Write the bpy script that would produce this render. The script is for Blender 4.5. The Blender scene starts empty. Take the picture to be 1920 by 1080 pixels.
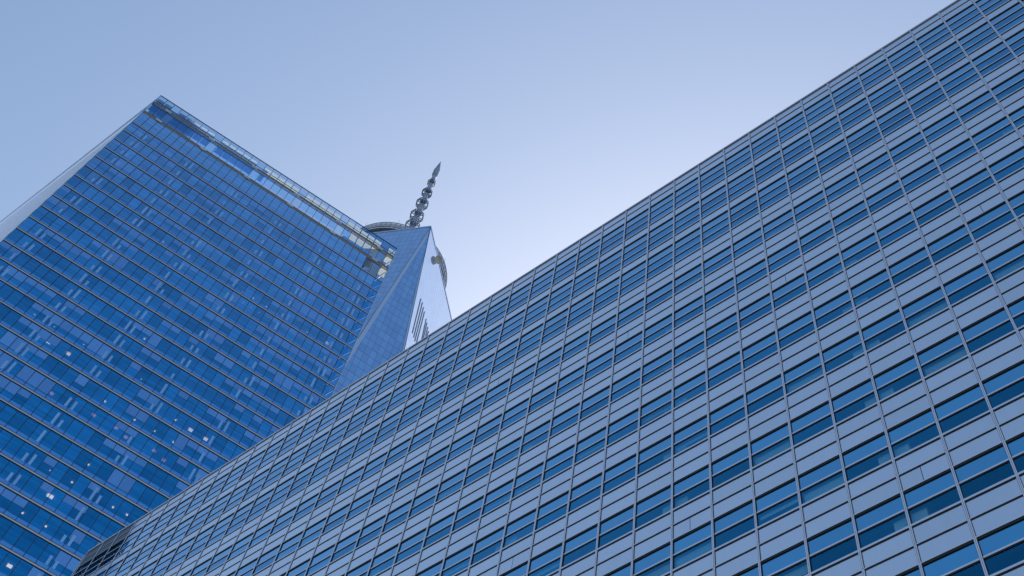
import bpy, math, random
from mathutils import Vector, Matrix

random.seed(7)
sc = bpy.context.scene
COL = sc.collection

# ------------------------------------------------------------------ camera
CAM = Vector((0.0, 0.0, 1.6))
CX = Vector((0.970319, -0.213474, 0.113626))     # image right
CY = Vector((0.241830, 0.856541, -0.455912))     # image down
# rows above are cam-from-world; the columns give the camera axes in the world
AX = Vector((0.970319, -0.213474, 0.113626))
AY = Vector((0.241830, 0.856541, -0.455912))
AZ = Vector((0.0, 0.469858, 0.882742))
# cam = M @ world with M rows = AX, AY, AZ (x right, y down, z forward)
M3 = Matrix((AX, AY, AZ))
F = 2416.63 / 1920.0                              # focal length / picture width
cd = bpy.data.cameras.new("camera")
cam = bpy.data.objects.new("camera", cd)
COL.objects.link(cam)
R3 = Matrix((AX, -AY, -AZ)).transposed()
cam.matrix_world = Matrix.Translation(CAM) @ R3.to_4x4()
cd.sensor_width = 36.0
cd.lens = 36.0 * F
cd.clip_start = 0.5
cd.clip_end = 20000.0
sc.camera = cam


def project(p):
    c = M3 @ (Vector(p) - CAM)
    if c.z <= 0.1:
        return None
    return (960 + c.x / c.z * 2416.63, 540 + c.y / c.z * 2416.63)


def ray(x, y):
    return (M3.transposed() @ Vector((x - 960, y - 540, 2416.63))).normalized()


# ------------------------------------------------------------------ world, sun, exposure
SUN_AZ = math.radians(70)
SUN_EL = math.radians(46)
w = bpy.data.worlds.new("World")
sc.world = w
w.use_nodes = True
nt = w.node_tree
nt.nodes.clear()
sky = nt.nodes.new("ShaderNodeTexSky")
sky.sky_type = 'NISHITA'
sky.sun_disc = False
sky.sun_elevation = SUN_EL
sky.sun_rotation = math.pi / 2 - SUN_AZ
sky.altitude = 0
sky.air_density = 1.6
sky.dust_density = 1.3
sky.ozone_density = 3.0
bg = nt.nodes.new("ShaderNodeBackground")
bg.inputs["Strength"].default_value = 0.108
wo = nt.nodes.new("ShaderNodeOutputWorld")
nt.links.new(sky.outputs[0], bg.inputs[0])
nt.links.new(bg.outputs[0], wo.inputs[0])

ld = bpy.data.lights.new("sun", 'SUN')
ld.energy = 4.5
ld.angle = math.radians(0.5)
ld.color = (1.0, 0.93, 0.82)
sun = bpy.data.objects.new("sun", ld)
COL.objects.link(sun)
sd = Vector((math.cos(SUN_AZ) * math.cos(SUN_EL), math.sin(SUN_AZ) * math.cos(SUN_EL), math.sin(SUN_EL)))
sun.rotation_euler = sd.to_track_quat('Z', 'Y').to_euler()

sc.view_settings.view_transform = 'Standard'
sc.view_settings.look = 'None'
sc.view_settings.gamma = 1.0
sc.view_settings.exposure = 0.5
sc.render.engine = 'CYCLES'
cy = sc.cycles
cy.use_denoising = True
cy.max_bounces = 7
cy.diffuse_bounces = 3
cy.glossy_bounces = 3
cy.transparent_max_bounces = 10
cy.caustics_reflective = False
cy.caustics_refractive = False


# ------------------------------------------------------------------ materials
def mat(name):
    m = bpy.data.materials.new(name)
    m.use_nodes = True
    t = m.node_tree
    t.nodes.clear()
    return m, t, t.nodes.new("ShaderNodeOutputMaterial")


def solid(name, col, rough=0.5, metal=0.0, spec=0.5, noise=0.0, scale=0.5, coat=0.0):
    m, t, o = mat(name)
    b = t.nodes.new("ShaderNodeBsdfPrincipled")
    b.inputs["Base Color"].default_value = (*col, 1)
    b.inputs["Roughness"].default_value = rough
    b.inputs["Metallic"].default_value = metal
    b.inputs["Specular IOR Level"].default_value = spec
    b.inputs["Coat Weight"].default_value = coat
    b.inputs["Coat Roughness"].default_value = 0.06
    if noise > 0:
        tc = t.nodes.new("ShaderNodeTexCoord")
        n = t.nodes.new("ShaderNodeTexNoise")
        n.inputs["Scale"].default_value = scale
        n.inputs["Detail"].default_value = 6
        r = t.nodes.new("ShaderNodeMapRange")
        r.inputs["To Min"].default_value = 1 - noise
        r.inputs["To Max"].default_value = 1 + noise
        mx = t.nodes.new("ShaderNodeMix")
        mx.data_type = 'RGBA'
        mx.blend_type = 'MULTIPLY'
        mx.inputs["Factor"].default_value = 1
        mx.inputs["A"].default_value = (*col, 1)
        t.links.new(tc.outputs["Object"], n.inputs["Vector"])
        t.links.new(n.outputs["Fac"], r.inputs["Value"])
        t.links.new(r.outputs[0], mx.inputs["B"])
        t.links.new(mx.outputs["Result"], b.inputs["Base Color"])
    t.links.new(b.outputs[0], o.inputs[0])
    return m


def panelled(name, col, rough, var, spec=0.5, coat=0.0, metal=0.0, cior=1.75):
    """a panel colour that differs slightly from panel to panel (uv = panel number)"""
    m, t, o = mat(name)
    b = t.nodes.new("ShaderNodeBsdfPrincipled")
    b.inputs["Roughness"].default_value = rough
    b.inputs["Specular IOR Level"].default_value = spec
    b.inputs["Coat Weight"].default_value = coat
    b.inputs["Coat Roughness"].default_value = 0.05
    b.inputs["Coat IOR"].default_value = cior
    b.inputs["Metallic"].default_value = metal
    uv = t.nodes.new("ShaderNodeUVMap")
    uv.uv_map = "cell"
    wn = t.nodes.new("ShaderNodeTexWhiteNoise")
    wn.noise_dimensions = '2D'
    tc = t.nodes.new("ShaderNodeTexCoord")
    n = t.nodes.new("ShaderNodeTexNoise")
    n.inputs["Scale"].default_value = 1.0
    n.inputs["Detail"].default_value = 5
    mp = t.nodes.new("ShaderNodeMapping")
    mp.inputs["Scale"].default_value = (2.6, 1.0, 0.22)      # rain streaks run down the panels
    a = t.nodes.new("ShaderNodeMath")
    a.operation = 'ADD'
    r = t.nodes.new("ShaderNodeMapRange")
    r.inputs["From Max"].default_value = 2
    r.inputs["To Min"].default_value = 1 - var
    r.inputs["To Max"].default_value = 1 + var
    mx = t.nodes.new("ShaderNodeMix")
    mx.data_type = 'RGBA'
    mx.blend_type = 'MULTIPLY'
    mx.inputs["Factor"].default_value = 1
    mx.inputs["A"].default_value = (*col, 1)
    L = t.links.new
    L(uv.outputs[0], wn.inputs["Vector"])
    L(tc.outputs["Object"], mp.inputs["Vector"])
    L(mp.outputs[0], n.inputs["Vector"])
    L(wn.outputs["Value"], a.inputs[0])
    L(n.outputs["Fac"], a.inputs[1])
    L(a.outputs[0], r.inputs["Value"])
    L(r.outputs[0], mx.inputs["B"])
    L(mx.outputs["Result"], b.inputs["Base Color"])
    L(b.outputs[0], o.inputs[0])
    return m


def glass(name, tint, refl, f0, f1=1.0, power=2.0, rough=0.0, neutral=(0.0, 0.5), var=0.0, streak=0.0):
    """thin coated glazing: tinted see-through plus a mirror-like share that grows from f0 to f1 at grazing angles"""
    m, t, o = mat(name)
    tr = t.nodes.new("ShaderNodeBsdfTransparent")
    tr.inputs[0].default_value = (*tint, 1)
    gl = t.nodes.new("ShaderNodeBsdfGlossy")
    gl.inputs["Color"].default_value = (*refl, 1)
    gl.inputs["Roughness"].default_value = rough
    ge = t.nodes.new("ShaderNodeNewGeometry")
    dt = t.nodes.new("ShaderNodeVectorMath")
    dt.operation = 'DOT_PRODUCT'

    def math_node(op, x=None, y=None):
        q = t.nodes.new("ShaderNodeMath")
        q.operation = op
        for k, v in enumerate((x, y)):
            if isinstance(v, (int, float)):
                q.inputs[k].default_value = v
            elif v is not None:
                t.links.new(v, q.inputs[k])
        return q
    L = t.links.new
    L(ge.outputs["Normal"], dt.inputs[0])
    L(ge.outputs["Incoming"], dt.inputs[1])
    ab = math_node('ABSOLUTE', dt.outputs["Value"])
    om = math_node('SUBTRACT', 1.0, ab.outputs[0])
    pw = math_node('POWER', om.outputs[0], power)
    ml = math_node('MULTIPLY', pw.outputs[0], f1 - f0)
    ad = math_node('ADD', ml.outputs[0], f0)
    ad.use_clamp = True
    # the coating colour washes out to the plain sky colour at grazing angles
    k, c0 = neutral
    g1 = math_node('MULTIPLY', om.outputs[0], 1.0 / (1.0 - c0))
    g2 = math_node('POWER', g1.outputs[0], 6.0)
    g3 = math_node('MULTIPLY', g2.outputs[0], k)
    g3.use_clamp = True
    cm = t.nodes.new("ShaderNodeMix")
    cm.data_type = 'RGBA'
    cm.inputs["A"].default_value = (*refl, 1)
    cm.inputs["B"].default_value = (0.9, 0.93, 0.97, 1)
    L(g3.outputs[0], cm.inputs["Factor"])
    col = cm.outputs["Result"]
    if var > 0:
        uv = t.nodes.new("ShaderNodeUVMap")
        uv.uv_map = "cell"
        wn = t.nodes.new("ShaderNodeTexWhiteNoise")
        wn.noise_dimensions = '2D'
        L(uv.outputs[0], wn.inputs["Vector"])
        mr = t.nodes.new("ShaderNodeMapRange")
        mr.inputs["To Min"].default_value = 1 - var
        mr.inputs["To Max"].default_value = 1.08
        L(wn.outputs["Value"], mr.inputs["Value"])
        vm = t.nodes.new("ShaderNodeMix")
        vm.data_type = 'RGBA'
        vm.blend_type = 'MULTIPLY'
        vm.inputs["Factor"].default_value = 1
        L(col, vm.inputs["A"])
        L(mr.outputs[0], vm.inputs["B"])
        col = vm.outputs["Result"]
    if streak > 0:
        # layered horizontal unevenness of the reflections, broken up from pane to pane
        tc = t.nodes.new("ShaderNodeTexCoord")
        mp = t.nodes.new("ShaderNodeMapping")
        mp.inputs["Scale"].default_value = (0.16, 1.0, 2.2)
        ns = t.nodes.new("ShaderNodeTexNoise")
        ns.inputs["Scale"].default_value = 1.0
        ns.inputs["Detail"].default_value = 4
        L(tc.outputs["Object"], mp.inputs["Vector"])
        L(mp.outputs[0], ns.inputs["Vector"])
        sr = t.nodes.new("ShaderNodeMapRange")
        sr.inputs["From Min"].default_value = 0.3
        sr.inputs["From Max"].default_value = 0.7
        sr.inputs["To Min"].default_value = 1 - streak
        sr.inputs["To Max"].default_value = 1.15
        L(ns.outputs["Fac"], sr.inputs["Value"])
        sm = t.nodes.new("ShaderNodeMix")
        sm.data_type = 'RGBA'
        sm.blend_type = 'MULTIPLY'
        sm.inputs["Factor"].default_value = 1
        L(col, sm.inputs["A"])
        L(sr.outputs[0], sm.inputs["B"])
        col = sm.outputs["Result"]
    L(col, gl.inputs["Color"])
    mx = t.nodes.new("ShaderNodeMixShader")
    L(ad.outputs[0], mx.inputs[0])
    L(tr.outputs[0], mx.inputs[1])
    L(gl.outputs[0], mx.inputs[2])
    L(mx.outputs[0], o.inputs[0])
    return m


# office block
PANEL = panelled("satin_spandrel_panel", (0.85, 0.90, 0.97), 0.28, 0.10, coat=1.0, metal=0.95, cior=2.1)
FRIT = panelled("blue_mirror_glass", (0.06, 0.47, 0.82), 0.07, 0.12, coat=1.0, metal=0.85)
CLEAR = glass("clear_office_glass", (0.60, 0.86, 0.96), (0.04, 0.50, 0.90), 0.02, 1.65, power=1.75, neutral=(0.42, 0.285), var=0.18)
REFLGLASS = glass("reflection_dark_glass", (0.10, 0.25, 0.32), (0.12, 0.3, 0.4), 0.03, 0.5)  # a reflected building's darkness, put into the glass colour
REFLPANEL = panelled("reflection_dark_panel", (0.10, 0.125, 0.16), 0.3, 0.06)  # same dark reflection, painted into the panels
ALU = solid("pale_aluminium", (0.95, 0.90, 0.95), 0.36, 0.8, noise=0.06, scale=1.3)
ALUD = solid("transom_aluminium", (0.92, 0.88, 0.93), 0.38, 0.8, noise=0.06, scale=1.3)
SHADEBLACK = solid("black_recess_shade", (0.012, 0.013, 0.018), 0.6)  # painted shade under the transoms and beside the mullions
CEIL = solid("office_ceiling", (0.3, 0.32, 0.34), 0.8, noise=0.08, scale=0.8)
BEAM = solid("ceiling_beam_white", (0.8, 0.8, 0.78), 0.7)
WHITE = solid("white_cladding", (0.85, 0.85, 0.85), 0.6, noise=0.05, scale=0.6)
CORE = solid("core_wall_grey", (0.07, 0.08, 0.10), 0.8, noise=0.3, scale=0.25)
BLIND = solid("blind_fabric", (0.8, 0.82, 0.84), 0.8)
ROOF = solid("roof_membrane", (0.25, 0.25, 0.25), 0.9, noise=0.15, scale=0.3)
# glass tower
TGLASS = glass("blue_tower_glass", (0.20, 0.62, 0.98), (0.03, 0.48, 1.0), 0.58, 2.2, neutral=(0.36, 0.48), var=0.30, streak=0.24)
CORNERGLASS = glass("clear_corner_glass", (0.84, 0.91, 0.97), (0.4, 0.65, 0.95), 0.03, 0.5)
STEEL = solid("brushed_steel_sill", (0.74, 0.66, 0.62), 0.4, 0.6, noise=0.1, scale=0.9)
BROWN = solid("brown_grey_fascia", (0.21, 0.175, 0.15), 0.55, 0.1, noise=0.12, scale=0.7)
BLACK = solid("black_gasket", (0.015, 0.016, 0.02), 0.5)
TSPAN = solid("blue_spandrel_strip", (0.15, 0.45, 0.92), 0.25, 0.8, noise=0.06, scale=0.5)
CORNERPANE = glass("corner_bay_glass", (0.42, 0.66, 0.90), (0.08, 0.48, 0.95), 0.35, 1.5)
TBLIND = panelled("blue_tinted_blind", (0.22, 0.50, 0.92), 0.12, 0.28, metal=0.85)
BRACE = solid("blue_grey_brace", (0.045, 0.09, 0.18), 0.6)
LINER = solid("interior_dark", (0.10, 0.11, 0.13), 0.9, noise=0.3, scale=0.2)


def translucent(name, col):
    m, t, o = mat(name)
    d = t.nodes.new("ShaderNodeBsdfDiffuse")
    d.inputs[0].default_value = (*col, 1)
    tl = t.nodes.new("ShaderNodeBsdfTranslucent")
    tl.inputs[0].default_value = (*col, 1)
    mx = t.nodes.new("ShaderNodeMixShader")
    mx.inputs[0].default_value = 0.88
    t.links.new(d.outputs[0], mx.inputs[1])
    t.links.new(tl.outputs[0], mx.inputs[2])
    t.links.new(mx.outputs[0], o.inputs[0])
    return m


CREAM = translucent("cream_translucent_panel", (0.85, 0.83, 0.78))


SHADESCRIM = translucent("shade_blue_scrim", (0.52, 0.66, 0.86))  # shaded blue version of the cream panel; also the added dimming layer


def lamp_mat(name, col, s):
    m, t, o = mat(name)
    e = t.nodes.new("ShaderNodeEmission")
    e.inputs[0].default_value = (*col, 1)
    e.inputs[1].default_value = s
    t.links.new(e.outputs[0], o.inputs[0])
    return m


LAMPW = lamp_mat("lamp_warm_white", (1.0, 0.30, 0.15), 6.5)
LAMPO = lamp_mat("lamp_orange", (1.0, 0.17, 0.13), 2.6)
LAMPC = lamp_mat("lamp_cool_white", (1.0, 0.36, 0.24), 4.5)


# ------------------------------------------------------------------ mesh helpers
class MB:
    def __init__(self):
        self.v, self.f, self.m, self.c = [], [], [], []

    def quad(self, a, b, c, d, mi=0, cell=(0, 0)):
        n = len(self.v)
        self.v += [a, b, c, d]
        self.f.append((n, n + 1, n + 2, n + 3))
        self.m.append(mi)
        self.c.append(cell)

    def tri(self, a, b, c, mi=0, cell=(0, 0)):
        n = len(self.v)
        self.v += [a, b, c]
        self.f.append((n, n + 1, n + 2))
        self.m.append(mi)
        self.c.append(cell)

    def box(self, x0, x1, y0, y1, z0, z1, mi=0, cell=(0, 0)):
        n = len(self.v)
        self.v += [(x0, y0, z0), (x1, y0, z0), (x1, y1, z0), (x0, y1, z0),
                   (x0, y0, z1), (x1, y0, z1), (x1, y1, z1), (x0, y1, z1)]
        for q in ((0, 3, 2, 1), (4, 5, 6, 7), (0, 1, 5, 4), (1, 2, 6, 5), (2, 3, 7, 6), (3, 0, 4, 7)):
            self.f.append(tuple(n + k for k in q))
            self.m.append(mi)
            self.c.append(cell)

    def prism(self, poly, z0, z1, mi=0):
        n, m = len(self.v), len(poly)
        self.v += [(x, y, z0) for x, y in poly] + [(x, y, z1) for x, y in poly]
        fs = [tuple(n + k for k in range(m - 1, -1, -1)), tuple(n + m + k for k in range(m))]
        fs += [(n + k, n + (k + 1) % m, n + m + (k + 1) % m, n + m + k) for k in range(m)]
        for q in fs:
            self.f.append(q)
            self.m.append(mi)
            self.c.append((0, 0))

    def beam(self, p, q, wd, ht, up=(0, 0, 1), mi=0):
        """a square bar from p to q"""
        p, q = Vector(p), Vector(q)
        d = (q - p).normalized()
        s = d.cross(Vector(up))
        if s.length < 1e-4:
            s = d.cross(Vector((1, 0, 0)))
        s.normalize()
        t = s.cross(d)
        n = len(self.v)
        for e in (p, q):
            for a, b in ((-1, -1), (1, -1), (1, 1), (-1, 1)):
                self.v.append(tuple(e + s * (a * wd / 2) + t * (b * ht / 2)))
        for g in ((0, 1, 2, 3), (7, 6, 5, 4), (0, 4, 5, 1), (1, 5, 6, 2), (2, 6, 7, 3), (3, 7, 4, 0)):
            self.f.append(tuple(n + k for k in g))
            self.m.append(mi)
            self.c.append((0, 0))

    def lathe(self, prof, seg=24, mi=0, cx=0, cy=0):
        n = len(self.v)
        for r, z in prof:
            for k in range(seg):
                a = 2 * math.pi * k / seg
                self.v.append((cx + r * math.cos(a), cy + r * math.sin(a), z))
        for j in range(len(prof) - 1):
            for k in range(seg):
                k2 = (k + 1) % seg
                self.f.append((n + j * seg + k, n + j * seg + k2, n + (j + 1) * seg + k2, n + (j + 1) * seg + k))
                self.m.append(mi)
                self.c.append((0, 0))

    def ring(self, r, z, wd, ht, seg=48, mi=0, cx=0, cy=0, phase=0.0):
        """closed ring of rectangular section, centred at radius r, height z"""
        n = len(self.v)
        for k in range(seg):
            a = 2 * math.pi * k / seg + phase
            for rr, zz in ((r - wd / 2, z - ht / 2), (r + wd / 2, z - ht / 2), (r + wd / 2, z + ht / 2), (r - wd / 2, z + ht / 2)):
                self.v.append((cx + rr * math.cos(a), cy + rr * math.sin(a), zz))
        for k in range(seg):
            k2 = (k + 1) % seg
            for j in range(4):
                j2 = (j + 1) % 4
                self.f.append((n + 4 * k + j, n + 4 * k2 + j, n + 4 * k2 + j2, n + 4 * k + j2))
                self.m.append(mi)
                self.c.append((0, 0))

    def build(self, name, mats, parent=None, smooth=False, uvs=None):
        me = bpy.data.meshes.new(name)
        me.from_pydata(self.v, [], self.f)
        if not isinstance(mats, (list, tuple)):
            mats = [mats]
        for q in mats:
            me.materials.append(q)
        me.polygons.foreach_set("material_index", self.m)
        uv = me.uv_layers.new(name="cell")
        if uvs is not None:
            for li, l in enumerate(me.loops):
                uv.data[li].uv = uvs[l.vertex_index]
        else:
            flat = []
            for f, c in zip(self.f, self.c):
                flat += [c[0], c[1]] * len(f)
            uv.data.foreach_set("uv", flat)
        if smooth:
            me.polygons.foreach_set("use_smooth", [True] * len(me.polygons))
        me.update()
        o = bpy.data.objects.new(name, me)
        COL.objects.link(o)
        if parent:
            o.parent = parent
        return o


def thing(name, label, cat, loc, rz):
    o = bpy.data.objects.new(name, None)
    COL.objects.link(o)
    o.location = loc
    o.rotation_euler = (0, 0, rz)
    o["label"] = label
    o["category"] = cat
    return o


def local_to_world(loc, rz):
    c, s = math.cos(rz), math.sin(rz)
    return lambda p: Vector((loc[0] + p[0] * c - p[1] * s, loc[1] + p[0] * s + p[1] * c, loc[2] + p[2]))


def area(tw, pts):
    q = [project(tw(p)) for p in pts]
    if any(k is None for k in q):
        return 0
    cx = sum(k[0] for k in q) / len(q)
    cy_ = sum(k[1] for k in q) / len(q)
    if not (-30 < cx < 1950 and -30 < cy_ < 1110):
        return 0
    a = 0
    for k in range(len(q)):
        x0, y0 = q[k]
        x1, y1 = q[(k + 1) % len(q)]
        a += x0 * y1 - x1 * y0
    return abs(a) / 2


def emit(items, name, mats, parent, n=100, owners=None):
    """items: (area, builder(mb), key); the n largest become parts of their own (under the owner with the same
    key, if there is one), the rest one mesh of kind stuff"""
    items = sorted(items, key=lambda k: -k[0])
    out = {}
    for it in items[:n]:
        b = MB()
        it[1](b)
        key = it[2] if len(it) > 2 else None
        out[key] = b.build(name, mats, (owners or {}).get(key, parent))
    if len(items) > n:
        b = MB()
        for it in items[n:]:
            it[1](b)
        o = b.build(name, mats, parent)
        o["kind"] = "stuff"
    return out


# ------------------------------------------------------------------ ground
g = MB()
g.quad((-6000, -6000, 0), (6000, -6000, 0), (6000, 6000, 0), (-6000, 6000, 0))
ground = g.build("ground", solid("asphalt", (0.06, 0.06, 0.062), 0.9, noise=0.25, scale=0.4))
ground["kind"] = "structure"

# ================================================================== OFFICE BLOCK (right)
SC = 0.92
HR, WR = 1.05 * SC, 2.0814 * SC
ZR = 1.6 + 86.195 * SC
BL = (24.133 * SC, 16.711 * SC, 0.0)
BA = math.radians(130.148)
blk = thing("office_block", "long grey office block with alternating blue window strips and pale panel bands", "office building", BL, BA)
tb = local_to_world(BL, BA)
I0, I1 = -8, 41
NROW = 82


def zr(r):
    return ZR - r * HR


def kind(r):
    if r < 2:
        return 'P'
    if r < 14:
        return 'P' if (r - 2) % 4 == 3 else 'B'
    return 'PBBP'[(r - 14) % 4]


YP, YB = -0.045, -0.07      # outward is +y; mullion faces lie at y = 0


def reflection_cell(i, r):
    return r < 5 and i >= 38  # end cells where the reflected building is painted in


# spandrel panels
items, dark_items = [], []
for r in range(NROW):
    if kind(r) != 'P':
        continue
    for i in range(I0, I1):
        x0, x1 = i * WR, (i + 1) * WR
        z1, z0 = zr(r), zr(r + 1)
        pts = [(x0, YP, z0), (x1, YP, z0), (x1, YP, z1), (x0, YP, z1)]

        def fn(b, x0=x0, x1=x1, z0=z0, z1=z1, i=i, r=r):
            seam = (r >= 14 and (r - 14) % 4 == 0 and (i * 7 + r * 3) % 23 == 0)
            if seam:
                xm = x0 + 0.55 * WR
                b.box(x0, xm - 0.012, YP - 0.04, YP, z0, z1, 0, (i, r))
                b.box(xm + 0.012, x1, YP - 0.04, YP, z0, z1, 0, (i + 0.3, r))
            else:
                b.box(x0, x1, YP - 0.04, YP, z0, z1, 0, (i, r))
        (dark_items if reflection_cell(i, r) else items).append((area(tb, pts), fn))
emit(items, "spandrel_panel", PANEL, blk)
emit(dark_items, "corner_panel", REFLPANEL, blk, 40)

# windows: runs of B rows in each bay
runs = []
r = 0
while r < NROW:
    if kind(r) == 'B':
        e = r
        while e < NROW and kind(e) == 'B':
            e += 1
        runs.append((r, e))
        r = e
    else:
        r += 1
items, dark_items, blind_items = [], [], []
for (ra, rb) in runs:
    for i in range(I0, I1):
        x0, x1 = i * WR, (i + 1) * WR
        pts = [(x0, YB, zr(rb)), (x1, YB, zr(rb)), (x1, YB, zr(ra)), (x0, YB, zr(ra))]
        dk = reflection_cell(i, ra)

        def fn(b, x0=x0, x1=x1, ra=ra, rb=rb, i=i, dk=dk):
            for q in range(ra, rb):
                t = random.uniform(-0.003, 0.003)
                b.quad((x1, YB - t, zr(q + 1)), (x0, YB + t, zr(q + 1)), (x0, YB + t, zr(q)), (x1, YB - t, zr(q)),
                       (0 if (q == ra and not dk) else 1), (i, q))
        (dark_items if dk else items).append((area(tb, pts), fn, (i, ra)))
        if not dk and random.random() < 0.2:
            drop = random.choice((0.35, 0.6, 0.9)) * HR
            zt = zr(ra + 1)

            def bf(b, x0=x0, x1=x1, zt=zt, drop=drop, i=i):
                b.box(x0 + 0.1, x1 - 0.1, YB - 0.16, YB - 0.14, zt - drop, zt + 0.05)
            blind_items.append((area(tb, [(x0, YB, zt - drop), (x1, YB, zt - drop), (x1, YB, zt), (x0, YB, zt)]), bf, (i, ra)))
wins = emit(items, "window", [FRIT, CLEAR], blk)
emit(dark_items, "corner_window", [FRIT, REFLGLASS], blk, 40)
emit(blind_items, "roller_blind", BLIND, blk, 60, wins)

# horizontal transoms, one bar per row line; black strip below paints soffit shade
for r in range(0, NROW + 1):
    b = MB()
    up = kind(r - 1) if r > 0 else 'P'
    dn = kind(r)
    z = zr(r)
    xa, xb = I0 * WR, I1 * WR
    if r == 0:
        b.box(xa, xb, -0.14, 0.02, z - 0.07, z + 0.09)
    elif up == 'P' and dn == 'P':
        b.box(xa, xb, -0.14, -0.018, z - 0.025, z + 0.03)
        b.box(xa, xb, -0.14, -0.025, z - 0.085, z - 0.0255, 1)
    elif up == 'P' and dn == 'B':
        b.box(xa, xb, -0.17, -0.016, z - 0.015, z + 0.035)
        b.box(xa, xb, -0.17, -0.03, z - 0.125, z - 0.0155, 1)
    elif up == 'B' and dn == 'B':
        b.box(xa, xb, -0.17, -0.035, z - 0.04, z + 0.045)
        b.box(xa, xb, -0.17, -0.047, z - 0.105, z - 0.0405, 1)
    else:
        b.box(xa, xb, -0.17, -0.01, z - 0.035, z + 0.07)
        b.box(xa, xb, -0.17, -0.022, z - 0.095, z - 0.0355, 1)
    b.build("roof_coping" if r == 0 else "horizontal_transom", [ALUD, SHADEBLACK], blk)

# vertical mullions, storey-high lengths with a small gap at every storey joint
for i in range(I0, I1 + 1):
    b = MB()
    x = i * WR
    cuts = [0, 2] + list(range(6, NROW + 1, 4))
    for a, c in zip(cuts[:-1], cuts[1:]):
        g0 = 0.012
        for s in (-1, 1):
            b.box(x + (0.006 if s > 0 else -0.048), x + (0.048 if s > 0 else -0.006), -0.022, 0.0, zr(c) + g0, zr(a) - g0)
        b.box(x - 0.062, x + 0.062, -0.16, -0.0225, zr(c) + g0, zr(a) - g0, 1)  # black body paints the shade of the glass recess
    b.build("vertical_mullion", [ALU, SHADEBLACK], blk)

# inside: floor slabs with ceiling ribs, columns behind every fifth mullion, core wall
DEPTH = 9.0
levels = [5.5, 9.5] + list(range(14, NROW, 4))
for lv in levels:
    b = MB()
    t = 0.3 if lv < 14 else 0.62
    b.box(I0 * WR, I1 * WR, -DEPTH, -0.2, zr(lv) - t, zr(lv) + t)
    for q in range(3):
        y = -0.75 - 0.55 * q
        if lv >= 14:
            b.box(I0 * WR, I1 * WR, y - 0.06, y + 0.06, zr(lv) - t - 0.05, zr(lv) - t + 0.001, 1)
    b.build("floor_slab", [CEIL, BEAM], blk)
k = 0
for i in range(-4, I1, 5):
    b = MB()
    x = i * WR
    b.box(x - 0.62, x + 0.62, -1.3, -0.24, 0, zr(1.5))
    b.build("column", WHITE, blk)
b = MB()
b.box(I0 * WR, I1 * WR, -DEPTH - 0.4, -DEPTH - 0.002, 0, zr(0.5))
b.build("core_wall", CORE, blk)
b = MB()
b.box(I0 * WR, I1 * WR, -26.0, -0.2, zr(1.6), zr(1.2))
b.box(I0 * WR, I1 * WR, -26.4, -26.0, 0, zr(0))
b.build("roof", ROOF, blk)

# rounded end: three narrow glazed facets turning back to the end wall
RC = 1.35
xc = I1 * WR
b, gl, tm = MB(), MB(), MB()
ang = [0, 30, 60, 90]
P = [(xc + RC * math.sin(math.radians(a)), -RC + RC * math.cos(math.radians(a))) for a in ang]
P.append((xc + RC, -26.2))
for s in range(len(P) - 1):
    (xa, ya), (xb, yb) = P[s], P[s + 1]
    for r in range(NROW):
        kd = kind(r)
        gl.quad((xb, yb, zr(r + 1)), (xa, ya, zr(r + 1)), (xa, ya, zr(r)), (xb, yb, zr(r)), 0 if kd == 'P' else 1, (s, r))
for (xa, ya), (xb, yb) in zip(P[:-1], P[1:]):
    for r in range(NROW + 1):
        hh = 0.16 if r == 0 else 0.08
        tm.beam((xa, ya, zr(r)), (xb, yb, zr(r)), 0.06, hh)
gl.build("rounded_corner_glazing", [REFLPANEL, REFLGLASS], blk)
tm.build("corner_transom", ALUD, blk)["kind"] = "stuff"
for (xa, ya) in P[1:-1]:
    b = MB()
    b.box(xa - 0.05, xa + 0.05, ya - 0.05, ya + 0.05, 0, zr(0) + 0.1)
    b.build("vertical_mullion", ALU, blk)

# ================================================================== GLASS TOWER (left)
HL, WL = 4.16396, 1.56818
OFF = 3.456
ZL = 226.0
TL = (-73.285, 97.559, 0.0)
TA = math.radians(21.5235)
tw = thing("glass_tower", "tall deep blue glass office tower with thin steel sills and a flat screened top", "skyscraper", TL, TA)
tt = local_to_world(TL, TA)
NB = 34
XW = NB * WL
NF = 50
# side wall direction in the tower's own axes (the plan is a parallelogram)
sa = math.radians(130.6) - TA
SX, SY = math.cos(sa), math.sin(sa)
SD = 60.0


def zf(f):
    return ZL - (f + OFF) * HL


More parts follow.
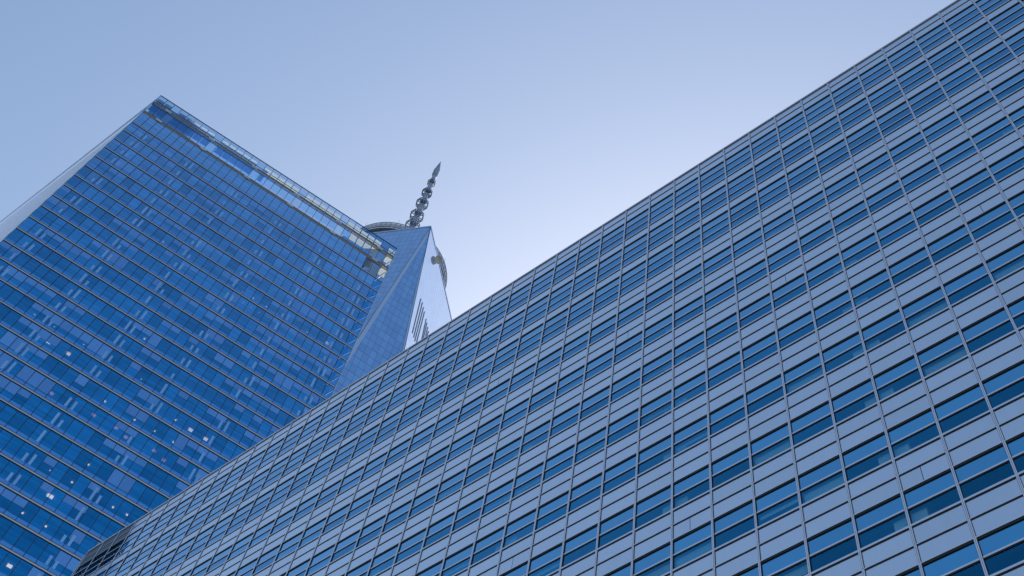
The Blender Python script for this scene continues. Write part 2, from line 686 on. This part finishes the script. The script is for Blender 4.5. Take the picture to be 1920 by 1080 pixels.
# outward is -y ; facade glass at y = 0.06, sills reach y = -0.12
sill_cut = 0.165 * HL
spans = [(f, zf(f) - 0.10 * HL, zf(f + 1)) for f in range(0, NF)]
items, span_items, blind_items = [], [], []
for f in range(NF):
    zt = zf(f)
    zb = zf(f + 1)
    zs = zb + 0.19 * HL                     # top of the opaque strip at the floor
    for k in range(NB):
        x0, x1 = k * WL, (k + 1) * WL
        corner = k == NB - 1

        def fn(b, x0=x0, x1=x1, zt=zt, zs=zs, corner=corner, k=k, f=f):
            t = random.uniform(-0.004, 0.004)
            b.quad((x0, 0.06 + t, zs), (x1, 0.06 - t, zs), (x1, 0.06 - t, zt), (x0, 0.06 + t, zt), 1 if corner else 0, (k, f))
        items.append((area(tt, [(x0, 0, zs), (x1, 0, zs), (x1, 0, zt), (x0, 0, zt)]), fn, (k, f)))
        # blinds: neighbouring bays tend to hang alike
        hsh = math.sin(f * 12.9898 + (k // 2) * 78.233) * 43758.5453
        hsh -= math.floor(hsh)
        drop = 0
        if hsh < 0.30:
            drop = 0.30
        elif hsh < 0.44:
            drop = 0.45
        elif hsh < 0.50:
            drop = 0.66
        if random.random() < 0.15:
            drop = 0
        if drop and not corner:
            def bf(b, x0=x0, x1=x1, zt=zt, drop=drop):
                b.box(x0 + 0.035, x1 - 0.035, 0.046, 0.054, zt - 0.10 * HL - drop * HL, zt - 0.10 * HL, 0, (x0, zt))
            blind_items.append((area(tt, [(x0, .2, zt - drop * HL), (x1, .2, zt - drop * HL), (x1, .2, zt), (x0, .2, zt)]), bf, (k, f)))
wins = emit(items, "window", [TGLASS, CORNERPANE], tw)
emit(blind_items, "roller_blind", TBLIND, tw, 100, wins)

for f in range(NF + 1):
    z = zf(f)
    # spandrel strip above the sill, then the projecting steel sill
    if f > 0:
        b = MB()
        b.box(0.0, XW, 0.055, 0.12, z, z + 0.19 * HL)
        b.build("spandrel_strip", TSPAN, tw)
    b = MB()
    b.box(-0.02, XW + 0.02, -0.035, 0.05, z - 0.23, z + 0.02)
    # the sill returns along the left side wall
    nx, ny = -SY * -0.0715, SX * -0.0715
    b.beam((nx, ny, z - 0.1), (SX * SD + nx, SY * SD + ny, z - 0.1), 0.15, 0.2)
    b.box(-0.02, XW + 0.02, -0.02, 0.05, z + 0.021, z + 0.13, 1)
    b.box(-0.02, XW + 0.02, -0.02, 0.05, z - 0.26, z - 0.231, 1)
    b.build("floor_sill", [STEEL, BLACK], tw)

# thin black mullion joints
for k in range(NB + 1):
    b = MB()
    x = k * WL
    b.box(x - 0.038, x + 0.038, 0.0, 0.07, zf(NF), ZL)
    b.build("vertical_mullion", BLACK, tw)

# floors, paired columns, core
def para(x0, x1, y0, y1):
    """a slice of the parallelogram plan between depths y0 and y1"""
    k = SX / SY
    return [(x0 + k * y0, y0), (x1 + k * y0, y0), (x1 + k * y1, y1), (x0 + k * y1, y1)]



for f in range(NF):
    z = zf(f)
    b = MB()
    x0 = 0.1
    b.prism(para(0.08, XW - 1.6, 0.5, 11.0), z - 0.14 * HL, z + 0.02)
    b.build("floor_slab", CEIL, tw)
items = []
for f in range(NF):
    for j in range(6):
        x = (2 + 6 * j) * WL
        zb = zf(f + 1) + 0.195 * HL
        both = random.random()
        for s_ in (-1, 1):
            if both < 0.12 or (both < 0.32 and s_ > 0):
                continue
            zt = zf(f) - random.choice((0.2, 0.3, 0.34, 0.42, 0.5)) * HL
            def fn(b, x=x, zt=zt, zb=zb, s_=s_, f=f):
                b.box(x + s_ * 0.46 - 0.17, x + s_ * 0.46 + 0.17, 0.045, 0.058, zb, zt, 0, (x + s_, f))
            items.append((area(tt, [(x - .2, 0, zb), (x + .2, 0, zb), (x + .2, 0, zt), (x - .2, 0, zt)]), fn))
emit(items, "column_cover", panelled("pale_column_cover", (0.40, 0.66, 0.97), 0.3, 0.2, metal=0.85), tw)
b = MB()
b.prism(para(0.08, XW - 0.2, 11.002, 11.4), 0, zf(0))
b.build("core_wall", LINER, tw)

# left side wall: glass with the same storeys
b = MB()
for f in range(NF):
    zt, zb = zf(f), zf(f + 1)
    b.quad((0, 0.07, zb), (SX * SD, SY * SD, zb), (SX * SD, SY * SD, zt), (0, 0.07, zt))
zt = ZL
b.quad((0, 0.07, zf(0)), (SX * SD, SY * SD, zf(0)), (SX * SD, SY * SD, zt), (0, 0.07, zt))
b.build("side_wall_glazing", solid("side_wall_glass", (0.10, 0.22, 0.42), 0.04, 0, 0.9, coat=1.0), tw)
for fz in (ZL - 0.15, ZL - 1.1 * HL):
    b = MB()
    b.beam((0.045, 0, fz), (SX * SD + 0.045, SY * SD, fz), 0.12, 0.14)
    b.build("side_wall_rail", BRACE, tw)
b = MB()
b.box(-0.05, 0.05, -0.05, 0.07, 0, ZL)
b.build("corner_post", solid("pale_blue_trim", (0.25, 0.5, 0.68), 0.35), tw)
# right end: clear glass end wall, steel post, X braces behind the last bay
b = MB()
b.quad((XW, 0.07, 0), (XW + SX * 3, SY * 3, 0), (XW + SX * 3, SY * 3, ZL), (XW, 0.07, ZL))
b.build("end_wall_glazing", CORNERGLASS, tw)
b = MB()
b.quad((XW + SX * 3, SY * 3, 0), (XW + SX * SD, SY * SD, 0), (XW + SX * SD, SY * SD, ZL), (XW + SX * 3, SY * 3, ZL))
b.quad((XW + SX * SD, SY * SD, 0), (SX * SD, SY * SD, 0), (SX * SD, SY * SD, ZL - 14), (XW + SX * SD, SY * SD, ZL - 14))
b.build("rear_wall_glazing", solid("rear_glass", (0.08, 0.15, 0.3), 0.1, 0, 0.8), tw)
b = MB()
b.box(XW - 0.03, XW + 0.06, -0.06, 0.1, 0, ZL)
b.build("corner_post", solid("bright_steel_trim", (0.7, 0.74, 0.78), 0.3, 0.2), tw)
for f in range(-3, 26):
    zt, zb = zf(f) - 0.5, zf(f + 1) + 0.3
    if f < 0:
        zt, zb = ZL - 0.2 - (f + 3) * 1.15 * HL, ZL - 0.4 - (f + 4) * 1.15 * HL
    b = MB()
    b.beam((XW - WL + 0.1, 0.7, zb), (XW - 0.15, 0.5, zt), 0.16, 0.16)
    b.build("cross_brace", BRACE if f >= 0 else WHITE, tw)
b = MB()
for f in range(NF):
    z = zf(f)
    b.box(XW - 1.6, XW - 1.5, 0.5, 11.0, zf(f + 1), z)
b.build("corner_partition", BRACE, tw)

# roof screen: three glazed tiers, brown fascias with pale brackets, translucent panels behind
ZB1, ZB2 = zf(-2.54), zf(-1.34)
tiers = [(ZL, ZB1 + 0.3), (ZB1 - 0.3, ZB2 + 0.3), (ZB2 - 0.3, zf(0))]
sg = glass("screen_glass", (0.66, 0.82, 0.96), (0.15, 0.5, 0.95), 0.12, 0.9)
for ti, (za, zb) in enumerate(tiers):
    items = []
    for k in range(NB):
        x0, x1 = k * WL, (k + 1) * WL
        b = MB()
        if ti == 0:
            zm = zb + 0.64 * (za - zb)
            b.quad((x0, 0.06, zm), (x1, 0.06, zm), (x1, 0.06, za), (x0, 0.06, za), 0)
            b.quad((x0, 0.06, zb), (x1, 0.06, zb), (x1, 0.06, zm), (x0, 0.06, zm), 0)
        else:
            b.quad((x0, 0.06, zb), (x1, 0.06, zb), (x1, 0.06, za), (x0, 0.06, za), 0 if k < NB - 3 else 1)
        o = b.build("screen_pane" if ti < 2 else "crown_window", [sg if ti < 2 else TGLASS, CORNERGLASS], tw)
        if ti == 2 and k < NB - 3:
            continue
        if k % 6 == 2:
            continue
        p = MB()
        hgt = za - zb
        if ti == 0:
            p.box(x0 + 0.08, x1 - 0.08, 0.5, 0.54, zb - 0.3, zb + 0.62 * hgt + 0.75)
        else:
            p.box(x0 + 0.08, x1 - 0.08, 0.5, 0.54, zb + 0.45 * hgt, za - 0.02)
        p.build("translucent_panel", CREAM if ti == 0 or k >= 28 else SHADESCRIM, tw)  # blue version paints the unlit look of the cream panels
for z in (ZB1, ZB2):
    b = MB()
    b.box(0, XW, -0.04, 0.5, z - 0.32, z + 0.32)
    f = b.build("screen_fascia", BROWN, tw)
    s = MB()
    s.box(0.2, XW - 0.2, -0.01, 0.3, z - 0.42, z - 0.325)
    s.build("light_strip_trim", WHITE, tw)
    for j in range(6):
        x = (2 + 6 * j) * WL
        b = MB()
        b.box(x - 0.62, x + 0.62, -0.10, 0.2, z - 0.36, z + 0.28)
        b.build("bracket", STEEL, tw)
b = MB()
b.box(-0.02, XW + 0.02, -0.03, 0.1, ZL - 0.08, ZL + 0.04)
b.box(0, XW, 0.02, 0.09, ZB1 + 1.05, ZB1 + 1.15)
b.build("roof_coping", BRACE, tw)
b = MB()
b.box(1.5, XW - 4.5, 1.6, 14.0, zf(0) - 0.3, zf(-1.30))
b.build("roof_plant_wall", LINER, tw)
b = MB()
b.box(0.3, XW * 0.47, 1.25, 1.3, zf(-1.3), ZL - 0.4)  # added second scrim layer, dims the sun on the left panels
b.build("added_shade_scrim", SHADESCRIM, tw)
b = MB()
b.prism(para(0.1, XW - 3.2, 0.5, 12.0), ZB2 - 0.4, ZB2 - 0.1)
b.build("plant_floor", CEIL, tw)

# ceiling lamps seen through the glass
nrm = Vector((math.sin(TA), -math.cos(TA), 0))
lamps = [(456, 548.5, 1), (475, 559, 1), (499.7, 575, 1), (518.5, 587.5, 1), (576, 623, 1), (456, 567, 2), (471, 576, 2), (486, 586, 2),
         (502, 595, 2), (548, 623, 2), (563, 633, 2), (578, 642.5, 2), (593, 652, 2), (613, 643, 3), (91, 641, 3), (128, 663, 3),
         (65, 590, 2), (83, 601, 2), (102, 612.5, 2), (157, 645.5, 2), (174.5, 657, 2), (192.5, 668, 2), (271, 635, 1), (3, 677, 4),
         (78, 717, 4), (97, 737.5, 4), (176, 778, 4), (218, 802, 4), (236, 819.5, 4), (289, 845, 4), (307, 862.5, 4), (265, 711, 2),
         (197, 752.5, 1), (252.5, 787, 1), (290, 808, 1), (166, 871, 1), (94, 881.7, 2), (357.5, 806, 3), (385.5, 823, 3), (329, 787.5, 1),
         (325, 829, 1), (94, 930, 5), (42.5, 961.7, 1), (86, 986.7, 1), (212, 951, 1), (238, 965, 1), (18, 1061, 3), (135, 904, 1), (306, 453, 1)]
inv = Matrix.Rotation(-TA, 4, 'Z') @ Matrix.Translation(-Vector(TL))
for (px, py, sz) in lamps:
    d = ray(px, py)
    t = ((Vector(TL) - CAM).dot(nrm)) / d.dot(nrm)
    q = inv @ (CAM + d * t)
    dl = Matrix.Rotation(-TA, 3, 'Z') @ d
    f = math.floor((ZL - q.z) / HL - OFF)
    zc = zf(f) - 0.14 * HL - 0.06
    if q.z > zc - 0.1:
        f -= 0
        zc = q.z + 0.4
    s = (zc - q.z) / dl.z
    pos = q + dl * s
    if pos.y < 0.35:
        pos = q + dl * (0.5 / dl.y)
        zc = pos.z
    hw, hd = {1: (0.12, 0.14), 2: (0.075, 0.09), 3: (0.3, 0.26), 4: (0.25, 0.22), 5: (0.4, 0.28)}[sz]
    b = MB()
    b.box(pos.x - hw, pos.x + hw, pos.y - hd, pos.y + hd, zc - 0.05, zc)
    b.build("ceiling_lamp", {4: LAMPO, 2: LAMPC}.get(sz, LAMPW), tw)

# ================================================================== TAPERED SKYSCRAPER (middle, far)
CT = (-45.294, 232.971, 0.0)
sk = thing("tapered_skyscraper", "faceted tapering skyscraper with a ring platform and spire beyond the glass tower", "skyscraper", CT, 0)
ZT = 417.0
S2 = 43.1 / 2
e1 = Vector((math.cos(math.radians(157.5)), math.sin(math.radians(157.5)), 0))
e2 = Vector((math.cos(math.radians(67.5)), math.sin(math.radians(67.5)), 0))
top = [(-S2) * (e1 + e2), S2 * e1 - S2 * e2, S2 * (e1 + e2), S2 * e2 - S2 * e1]        # V, then towards e1, ...
top = [Vector((v.x, v.y, ZT)) for v in top]
bd = (e1 - e2).normalized()
bn = (e1 + e2).normalized()
BZ = 57.0
HB = 30.5
# base corners: between top vertices
base = [Vector((*( -HB * bn + HB * bd)[:2], BZ)), Vector((*(HB * bn + HB * bd)[:2], BZ)), Vector((*(HB * bn - HB * bd)[:2], BZ)), Vector((*(-HB * bn - HB * bd)[:2], BZ))]
# base[0] lies between top[0] and top[1], base[3] between top[3] and top[0]


def facet_mat(name, base_col, rough, spec, line=0.8, var=0.25, coat=1.0):
    m, t, o = mat(name)
    L = t.links.new
    b = t.nodes.new("ShaderNodeBsdfPrincipled")
    b.inputs["Specular IOR Level"].default_value = spec
    b.inputs["Roughness"].default_value = rough
    b.inputs["Coat Weight"].default_value = coat
    b.inputs["Coat Roughness"].default_value = 0.03
    b.inputs["Coat IOR"].default_value = 1.75
    b.inputs["Metallic"].default_value = 0.65
    uv = t.nodes.new("ShaderNodeUVMap")
    uv.uv_map = "cell"
    dv = t.nodes.new("ShaderNodeVectorMath")
    dv.operation = 'DIVIDE'
    dv.inputs[1].default_value = (1.9, 4.05, 1)
    fl = t.nodes.new("ShaderNodeVectorMath")
    fl.operation = 'FLOOR'
    fr = t.nodes.new("ShaderNodeVectorMath")
    fr.operation = 'FRACTION'
    wn = t.nodes.new("ShaderNodeTexWhiteNoise")
    wn.noise_dimensions = '2D'
    sp = t.nodes.new("ShaderNodeSeparateXYZ")
    L(uv.outputs[0], dv.inputs[0])
    L(dv.outputs[0], fl.inputs[0])
    L(dv.outputs[0], fr.inputs[0])
    L(fl.outputs[0], wn.inputs["Vector"])
    L(fr.outputs[0], sp.inputs[0])
    lx = t.nodes.new("ShaderNodeMath")
    lx.operation = 'LESS_THAN'
    lx.inputs[1].default_value = 0.10
    ly = t.nodes.new("ShaderNodeMath")
    ly.operation = 'LESS_THAN'
    ly.inputs[1].default_value = 0.10
    mxm = t.nodes.new("ShaderNodeMath")
    mxm.operation = 'MAXIMUM'
    L(sp.outputs[0], lx.inputs[0])
    L(sp.outputs[1], ly.inputs[0])
    L(lx.outputs[0], mxm.inputs[0])
    L(ly.outputs[0], mxm.inputs[1])
    r = t.nodes.new("ShaderNodeMapRange")
    r.inputs["To Min"].default_value = 1 - var
    r.inputs["To Max"].default_value = 1 + var
    L(wn.outputs["Value"], r.inputs["Value"])
    c1 = t.nodes.new("ShaderNodeMix")
    c1.data_type = 'RGBA'
    c1.blend_type = 'MULTIPLY'
    c1.inputs["Factor"].default_value = 1
    c1.inputs["A"].default_value = (*base_col, 1)
    L(r.outputs[0], c1.inputs["B"])
    c2 = t.nodes.new("ShaderNodeMix")
    c2.data_type = 'RGBA'
    c2.inputs["B"].default_value = (0.02, 0.03, 0.06, 1)
    L(c1.outputs["Result"], c2.inputs["A"])
    ml = t.nodes.new("ShaderNodeMath")
    ml.operation = 'MULTIPLY'
    ml.inputs[1].default_value = line
    L(mxm.outputs[0], ml.inputs[0])
    L(ml.outputs[0], c2.inputs["Factor"])
    L(c2.outputs["Result"], b.inputs["Base Color"])
    cw = t.nodes.new("ShaderNodeMath")
    cw.operation = 'SUBTRACT'
    cw.inputs[0].default_value = coat
    L(ml.outputs[0], cw.inputs[1])
    L(cw.outputs[0], b.inputs["Coat Weight"])
    L(b.outputs[0], o.inputs[0])
    return m


SLOT = solid("slate_slot", (0.13, 0.19, 0.30), 0.6)
FACET = facet_mat("skyscraper_glass", (0.24, 0.54, 1.0), 0.12, 0.6, line=0.34, var=0.12)
TRIM = solid("steel_edge_trim", (0.62, 0.73, 0.90), 0.35, 0.8)


def facet(tri, name):
    a, b_, c = tri
    n = (b_ - a).cross(c - a).normalized()
    mid = (a + b_ + c) / 3
    if n.dot(Vector((mid.x, mid.y, 0))) < 0:
        b_, c = c, b_
        n = -n
    hx = Vector((0, 0, 1)).cross(n).normalized()
    hy = n.cross(hx)
    m = MB()
    m.tri(tuple(a), tuple(b_), tuple(c))
    uvs = [(p.dot(hx) + 500.3, p.dot(hy) + 500.7) for p in (a, b_, c)]
    o = m.build(name, FACET, sk, uvs=uvs)
    return n


norms = {}
for k in range(4):
    k2 = (k + 1) % 4
    # inverted triangle: top edge k..k2, apex at base[k]
    norms[('inv', k)] = facet((top[k], top[k2], base[k]), "glass_facet")
    # upright triangle: apex top[k], base corners base[k-1], base[k]
    norms[('up', k)] = facet((top[k], base[(k - 1) % 4], base[k]), "glass_facet")
# edge trims: broad pale strip on each upright facet along both of its edges
for k in range(4):
    for kb, wd in ((k, 2.6), ((k - 1) % 4, 1.1)):
        n = norms[('up', k)]
        a, b_ = top[k], base[kb]
        d = (b_ - a).normalized()
        oth = base[(k - 1) % 4] if kb == k else base[k]
        s = (oth - b_).normalized()
        s = (s - d * s.dot(d)).normalized()
        off = n * 0.12
        m = MB()
        # butt below the tip so that the two strips do not overlap
        a2 = a + d * (3 if kb == k else 22)
        m.quad(tuple(a2 + off), tuple(b_ + off), tuple(b_ + s * wd + off), tuple(a2 + s * (min(wd, 1.0) if kb == k else wd * 0.5) + d * 8 + off))
        m.build("edge_strip", TRIM, sk)
        m = MB()
        m.beam(tuple(a + n * 0.1), tuple(b_ + n * 0.1), 0.16, 0.16)
        m.build("edge_joint", SLOT, sk)
# podium and roof
m = MB()
for k in range(4):
    p, q = base[k], base[(k + 1) % 4]
    m.quad((p.x, p.y, 0), (q.x, q.y, 0), tuple(q), tuple(p))
m.build("podium_wall", solid("podium_glass", (0.2, 0.25, 0.3), 0.3), sk)
m = MB()
m.quad(*[(v.x * 0.999, v.y * 0.999, ZT - 1.0) for v in top])
m.build("roof", ROOF, sk)
for k in range(4):
    m = MB()
    m.beam(tuple(top[k]), tuple(top[(k + 1) % 4]), 0.3, 0.9)
    m.build("parapet_rail", TRIM, sk)
# louvre slots on the facet right of the near edge
n = norms[('inv', 3)]
slots = [((789, 560), (773, 625)), ((792, 567), (775.5, 633)), ((794, 576), (777.5, 640)), ((796, 584), (779.5, 648)),
         ((799, 598), (790, 640)), ((800.5, 605), (792, 642)), ((802, 613), (796, 640)), ((803.5, 621), (799, 636))]
inv2 = -Vector(CT)
for (p0, p1) in slots:
    pts = []
    for (x, y) in (p0, p1):
        d = ray(x, y)
        t = ((top[0] + Vector(CT) - CAM).dot(n)) / d.dot(n)
        pts.append(CAM + d * t - Vector(CT) + n * 0.12)
    m = MB()
    m.beam(tuple(pts[0]), tuple(pts[1]), 0.11, 0.16, up=tuple(n))
    m.build("louvre_slot", SLOT, sk)

# communications ring
RINGM = solid("ring_grey_panel", (0.58, 0.61, 0.68), 0.55, 0.1, noise=0.1, scale=0.5)
RHAZE = solid("hazed_ring_steel", (0.30, 0.37, 0.50), 0.5, 0.3)  # bluish haze of distance is mixed into this steel colour
r_ = MB()
r_.ring(18.8, ZT + 6.2, 4.0, 0.5, 72)
for k in range(36):
    a = 2 * math.pi * k / 36
    r_.beam((16.8 * math.cos(a), 16.8 * math.sin(a), ZT + 5.9), (20.9 * math.cos(a), 20.9 * math.sin(a), ZT + 5.9), 0.25, 0.4)
r_.ring(17.0, ZT + 3.0, 0.4, 6.0, 72)
ringp = r_.build("ring_platform", RHAZE, sk)
for k in range(72):
    a, a2 = 2 * math.pi * (k + 0.06) / 72, 2 * math.pi * (k + 0.94) / 72
    m = MB()
    for rr in (20.9, 21.0):
        m.quad((rr * math.cos(a), rr * math.sin(a), ZT + 7.4), (rr * math.cos(a2), rr * math.sin(a2), ZT + 7.4),
               (rr * math.cos(a2), rr * math.sin(a2), ZT + 9.7), (rr * math.cos(a), rr * math.sin(a), ZT + 9.7))
    m.build("ring_panel", RINGM, ringp)
m = MB()
for z in (6.7, 10.4):
    m.ring(21.0, ZT + z, 0.3, 0.3, 72)
for k in range(72):
    a = 2 * math.pi * k / 72
    m.beam((21.05 * math.cos(a), 21.05 * math.sin(a), ZT + 6.2), (21.05 * math.cos(a), 21.05 * math.sin(a), ZT + 10.5), 0.22, 0.22)
m.build("ring_frame", RHAZE, ringp)
for k in (5, 11, 17, 23, 29, 34, 40, 46, 53, 59, 66):
    a = 2 * math.pi * (k + 0.3) / 72
    m = MB()
    m.beam((21 * math.cos(a), 21 * math.sin(a), ZT + 10.2), (21 * math.cos(a), 21 * math.sin(a), ZT + 13.6), 0.1, 0.1)
    m.build("whip_antenna", RHAZE, ringp)
# dish on the right side of the ring
d = ray(822.5, 487)
nC = norms[('inv', 3)]
nh = Vector((nC.x, nC.y, 0)).normalized()
t = ((top[0] + Vector(CT) - CAM + nh * 1.2).dot(nh)) / d.dot(nh)
dc = CAM + d * t - Vector(CT)
m = MB()
R0 = Vector((-d.x, -d.y, -d.z)) * 0.75 + nh * 0.6
R0.normalize()
sx = R0.cross(Vector((0, 0, 1))).normalized()
sy = R0.cross(sx)
rings = []
for (rr, dd) in ((0.02, -0.35), (0.6, -0.28), (1.1, -0.12), (1.6, 0.0), (1.6, -0.12), (1.1, -0.3), (0.3, -0.5), (0.02, -0.5)):
    rings.append([dc + R0 * dd + sx * (rr * math.cos(q * math.pi / 12)) + sy * (rr * math.sin(q * math.pi / 12)) for q in range(24)])
for A_, B_ in zip(rings[:-1], rings[1:]):
    for q in range(24):
        q2 = (q + 1) % 24
        m.quad(tuple(A_[q]), tuple(A_[q2]), tuple(B_[q2]), tuple(B_[q]))
back = dc - R0 * 0.5
m.beam(tuple(back), (back.x - nh.x * 2.5, back.y - nh.y * 2.5, back.z - 0.5), 0.3, 0.3)
m.build("dish_antenna", solid("dish_grey", (0.72, 0.72, 0.73), 0.6), sk)

# spire
MAST = solid("hazed_mast_steel", (0.42, 0.51, 0.68), 0.45, 0.4, noise=0.25, scale=0.6)  # base colour lightened and blued to paint in the air haze
sp = bpy.data.objects.new("spire", None)
m = MB()
prof = []
for h in range(0, 107, 2):
    rr = 1.55 - 0.6 * h / 106
    prof += [(rr, ZT + h), (rr * 0.88, ZT + h + 0.3), (rr * 0.88, ZT + h + 1.7), (rr, ZT + h + 2.0)]
m.lathe(prof, 12)
spire = m.build("spire", MAST, sk)
for k in range(6):
    m = MB()
    a = math.pi * k / 3
    m.beam((1.28 * math.cos(a), 1.28 * math.sin(a), ZT), (0.8 * math.cos(a), 0.8 * math.sin(a), ZT + 104), 0.22, 0.22)
    m.build("mast_leg", RHAZE, spire)
for (h, rr) in ((53, 3.0), (63.5, 2.85), (76, 2.6), (87.7, 2.2), (99, 1.65)):
    m = MB()
    ph = math.radians(22.5)
    for zz in (-0.9, 0.9):
        m.ring(rr, ZT + h + zz, 0.3, 0.3, 8, phase=ph)
    for k in range(8):
        a = 2 * math.pi * k / 8 + ph
        c, s = math.cos(a), math.sin(a)
        m.beam((rr * c, rr * s, ZT + h - 0.9), (rr * c, rr * s, ZT + h + 0.9), 0.26, 0.26)
        m.beam((0.9 * c, 0.9 * s, ZT + h - 0.9), (rr * c, rr * s, ZT + h + 0.9), 0.16, 0.16)
        m.beam((0.9 * c, 0.9 * s, ZT + h + 0.9), (rr * c, rr * s, ZT + h - 0.9), 0.16, 0.16)
        if h < 95:
            a2 = a + math.pi / 8
            m.box(rr * 0.9 * math.cos(a2) - 0.28, rr * 0.9 * math.cos(a2) + 0.28, rr * 0.9 * math.sin(a2) - 0.28, rr * 0.9 * math.sin(a2) + 0.28, ZT + h - 0.5, ZT + h + 0.6)
    for az in (-120, -95, -62, -40, 55, 80, 112, 140):
        c, s = math.cos(math.radians(az)), math.sin(math.radians(az))
        q = rr * 0.62
        m.box(q * c - 0.3, q * c + 0.3, q * s - 0.3, q * s + 0.3, ZT + h - 1.0, ZT + h + 0.9)
    m.build("mast_ring", RHAZE, spire)
m = MB()
m.lathe([(0.7, ZT + 105), (1.15, ZT + 107), (1.25, ZT + 110), (1.2, ZT + 114.5)], 8)
m.build("beacon_housing", RHAZE, spire)
m = MB()
for k in range(4):
    a = math.pi * k / 2 - 1.35
    c, s = math.cos(a), math.sin(a)
    m.beam((1.24 * c, 1.24 * s, ZT + 107.5), (1.24 * c, 1.24 * s, ZT + 114.0), 0.5, 0.12)
m.build("beacon_light_panel", WHITE, spire)
m = MB()
m.lathe([(1.22, ZT + 114.5), (0.75, ZT + 119), (0.02, ZT + 124.6)], 8)
m.build("spire_tip", solid("tip_glass", (0.12, 0.25, 0.42), 0.15, 0.3), spire)
bpy.data.objects.remove(sp)
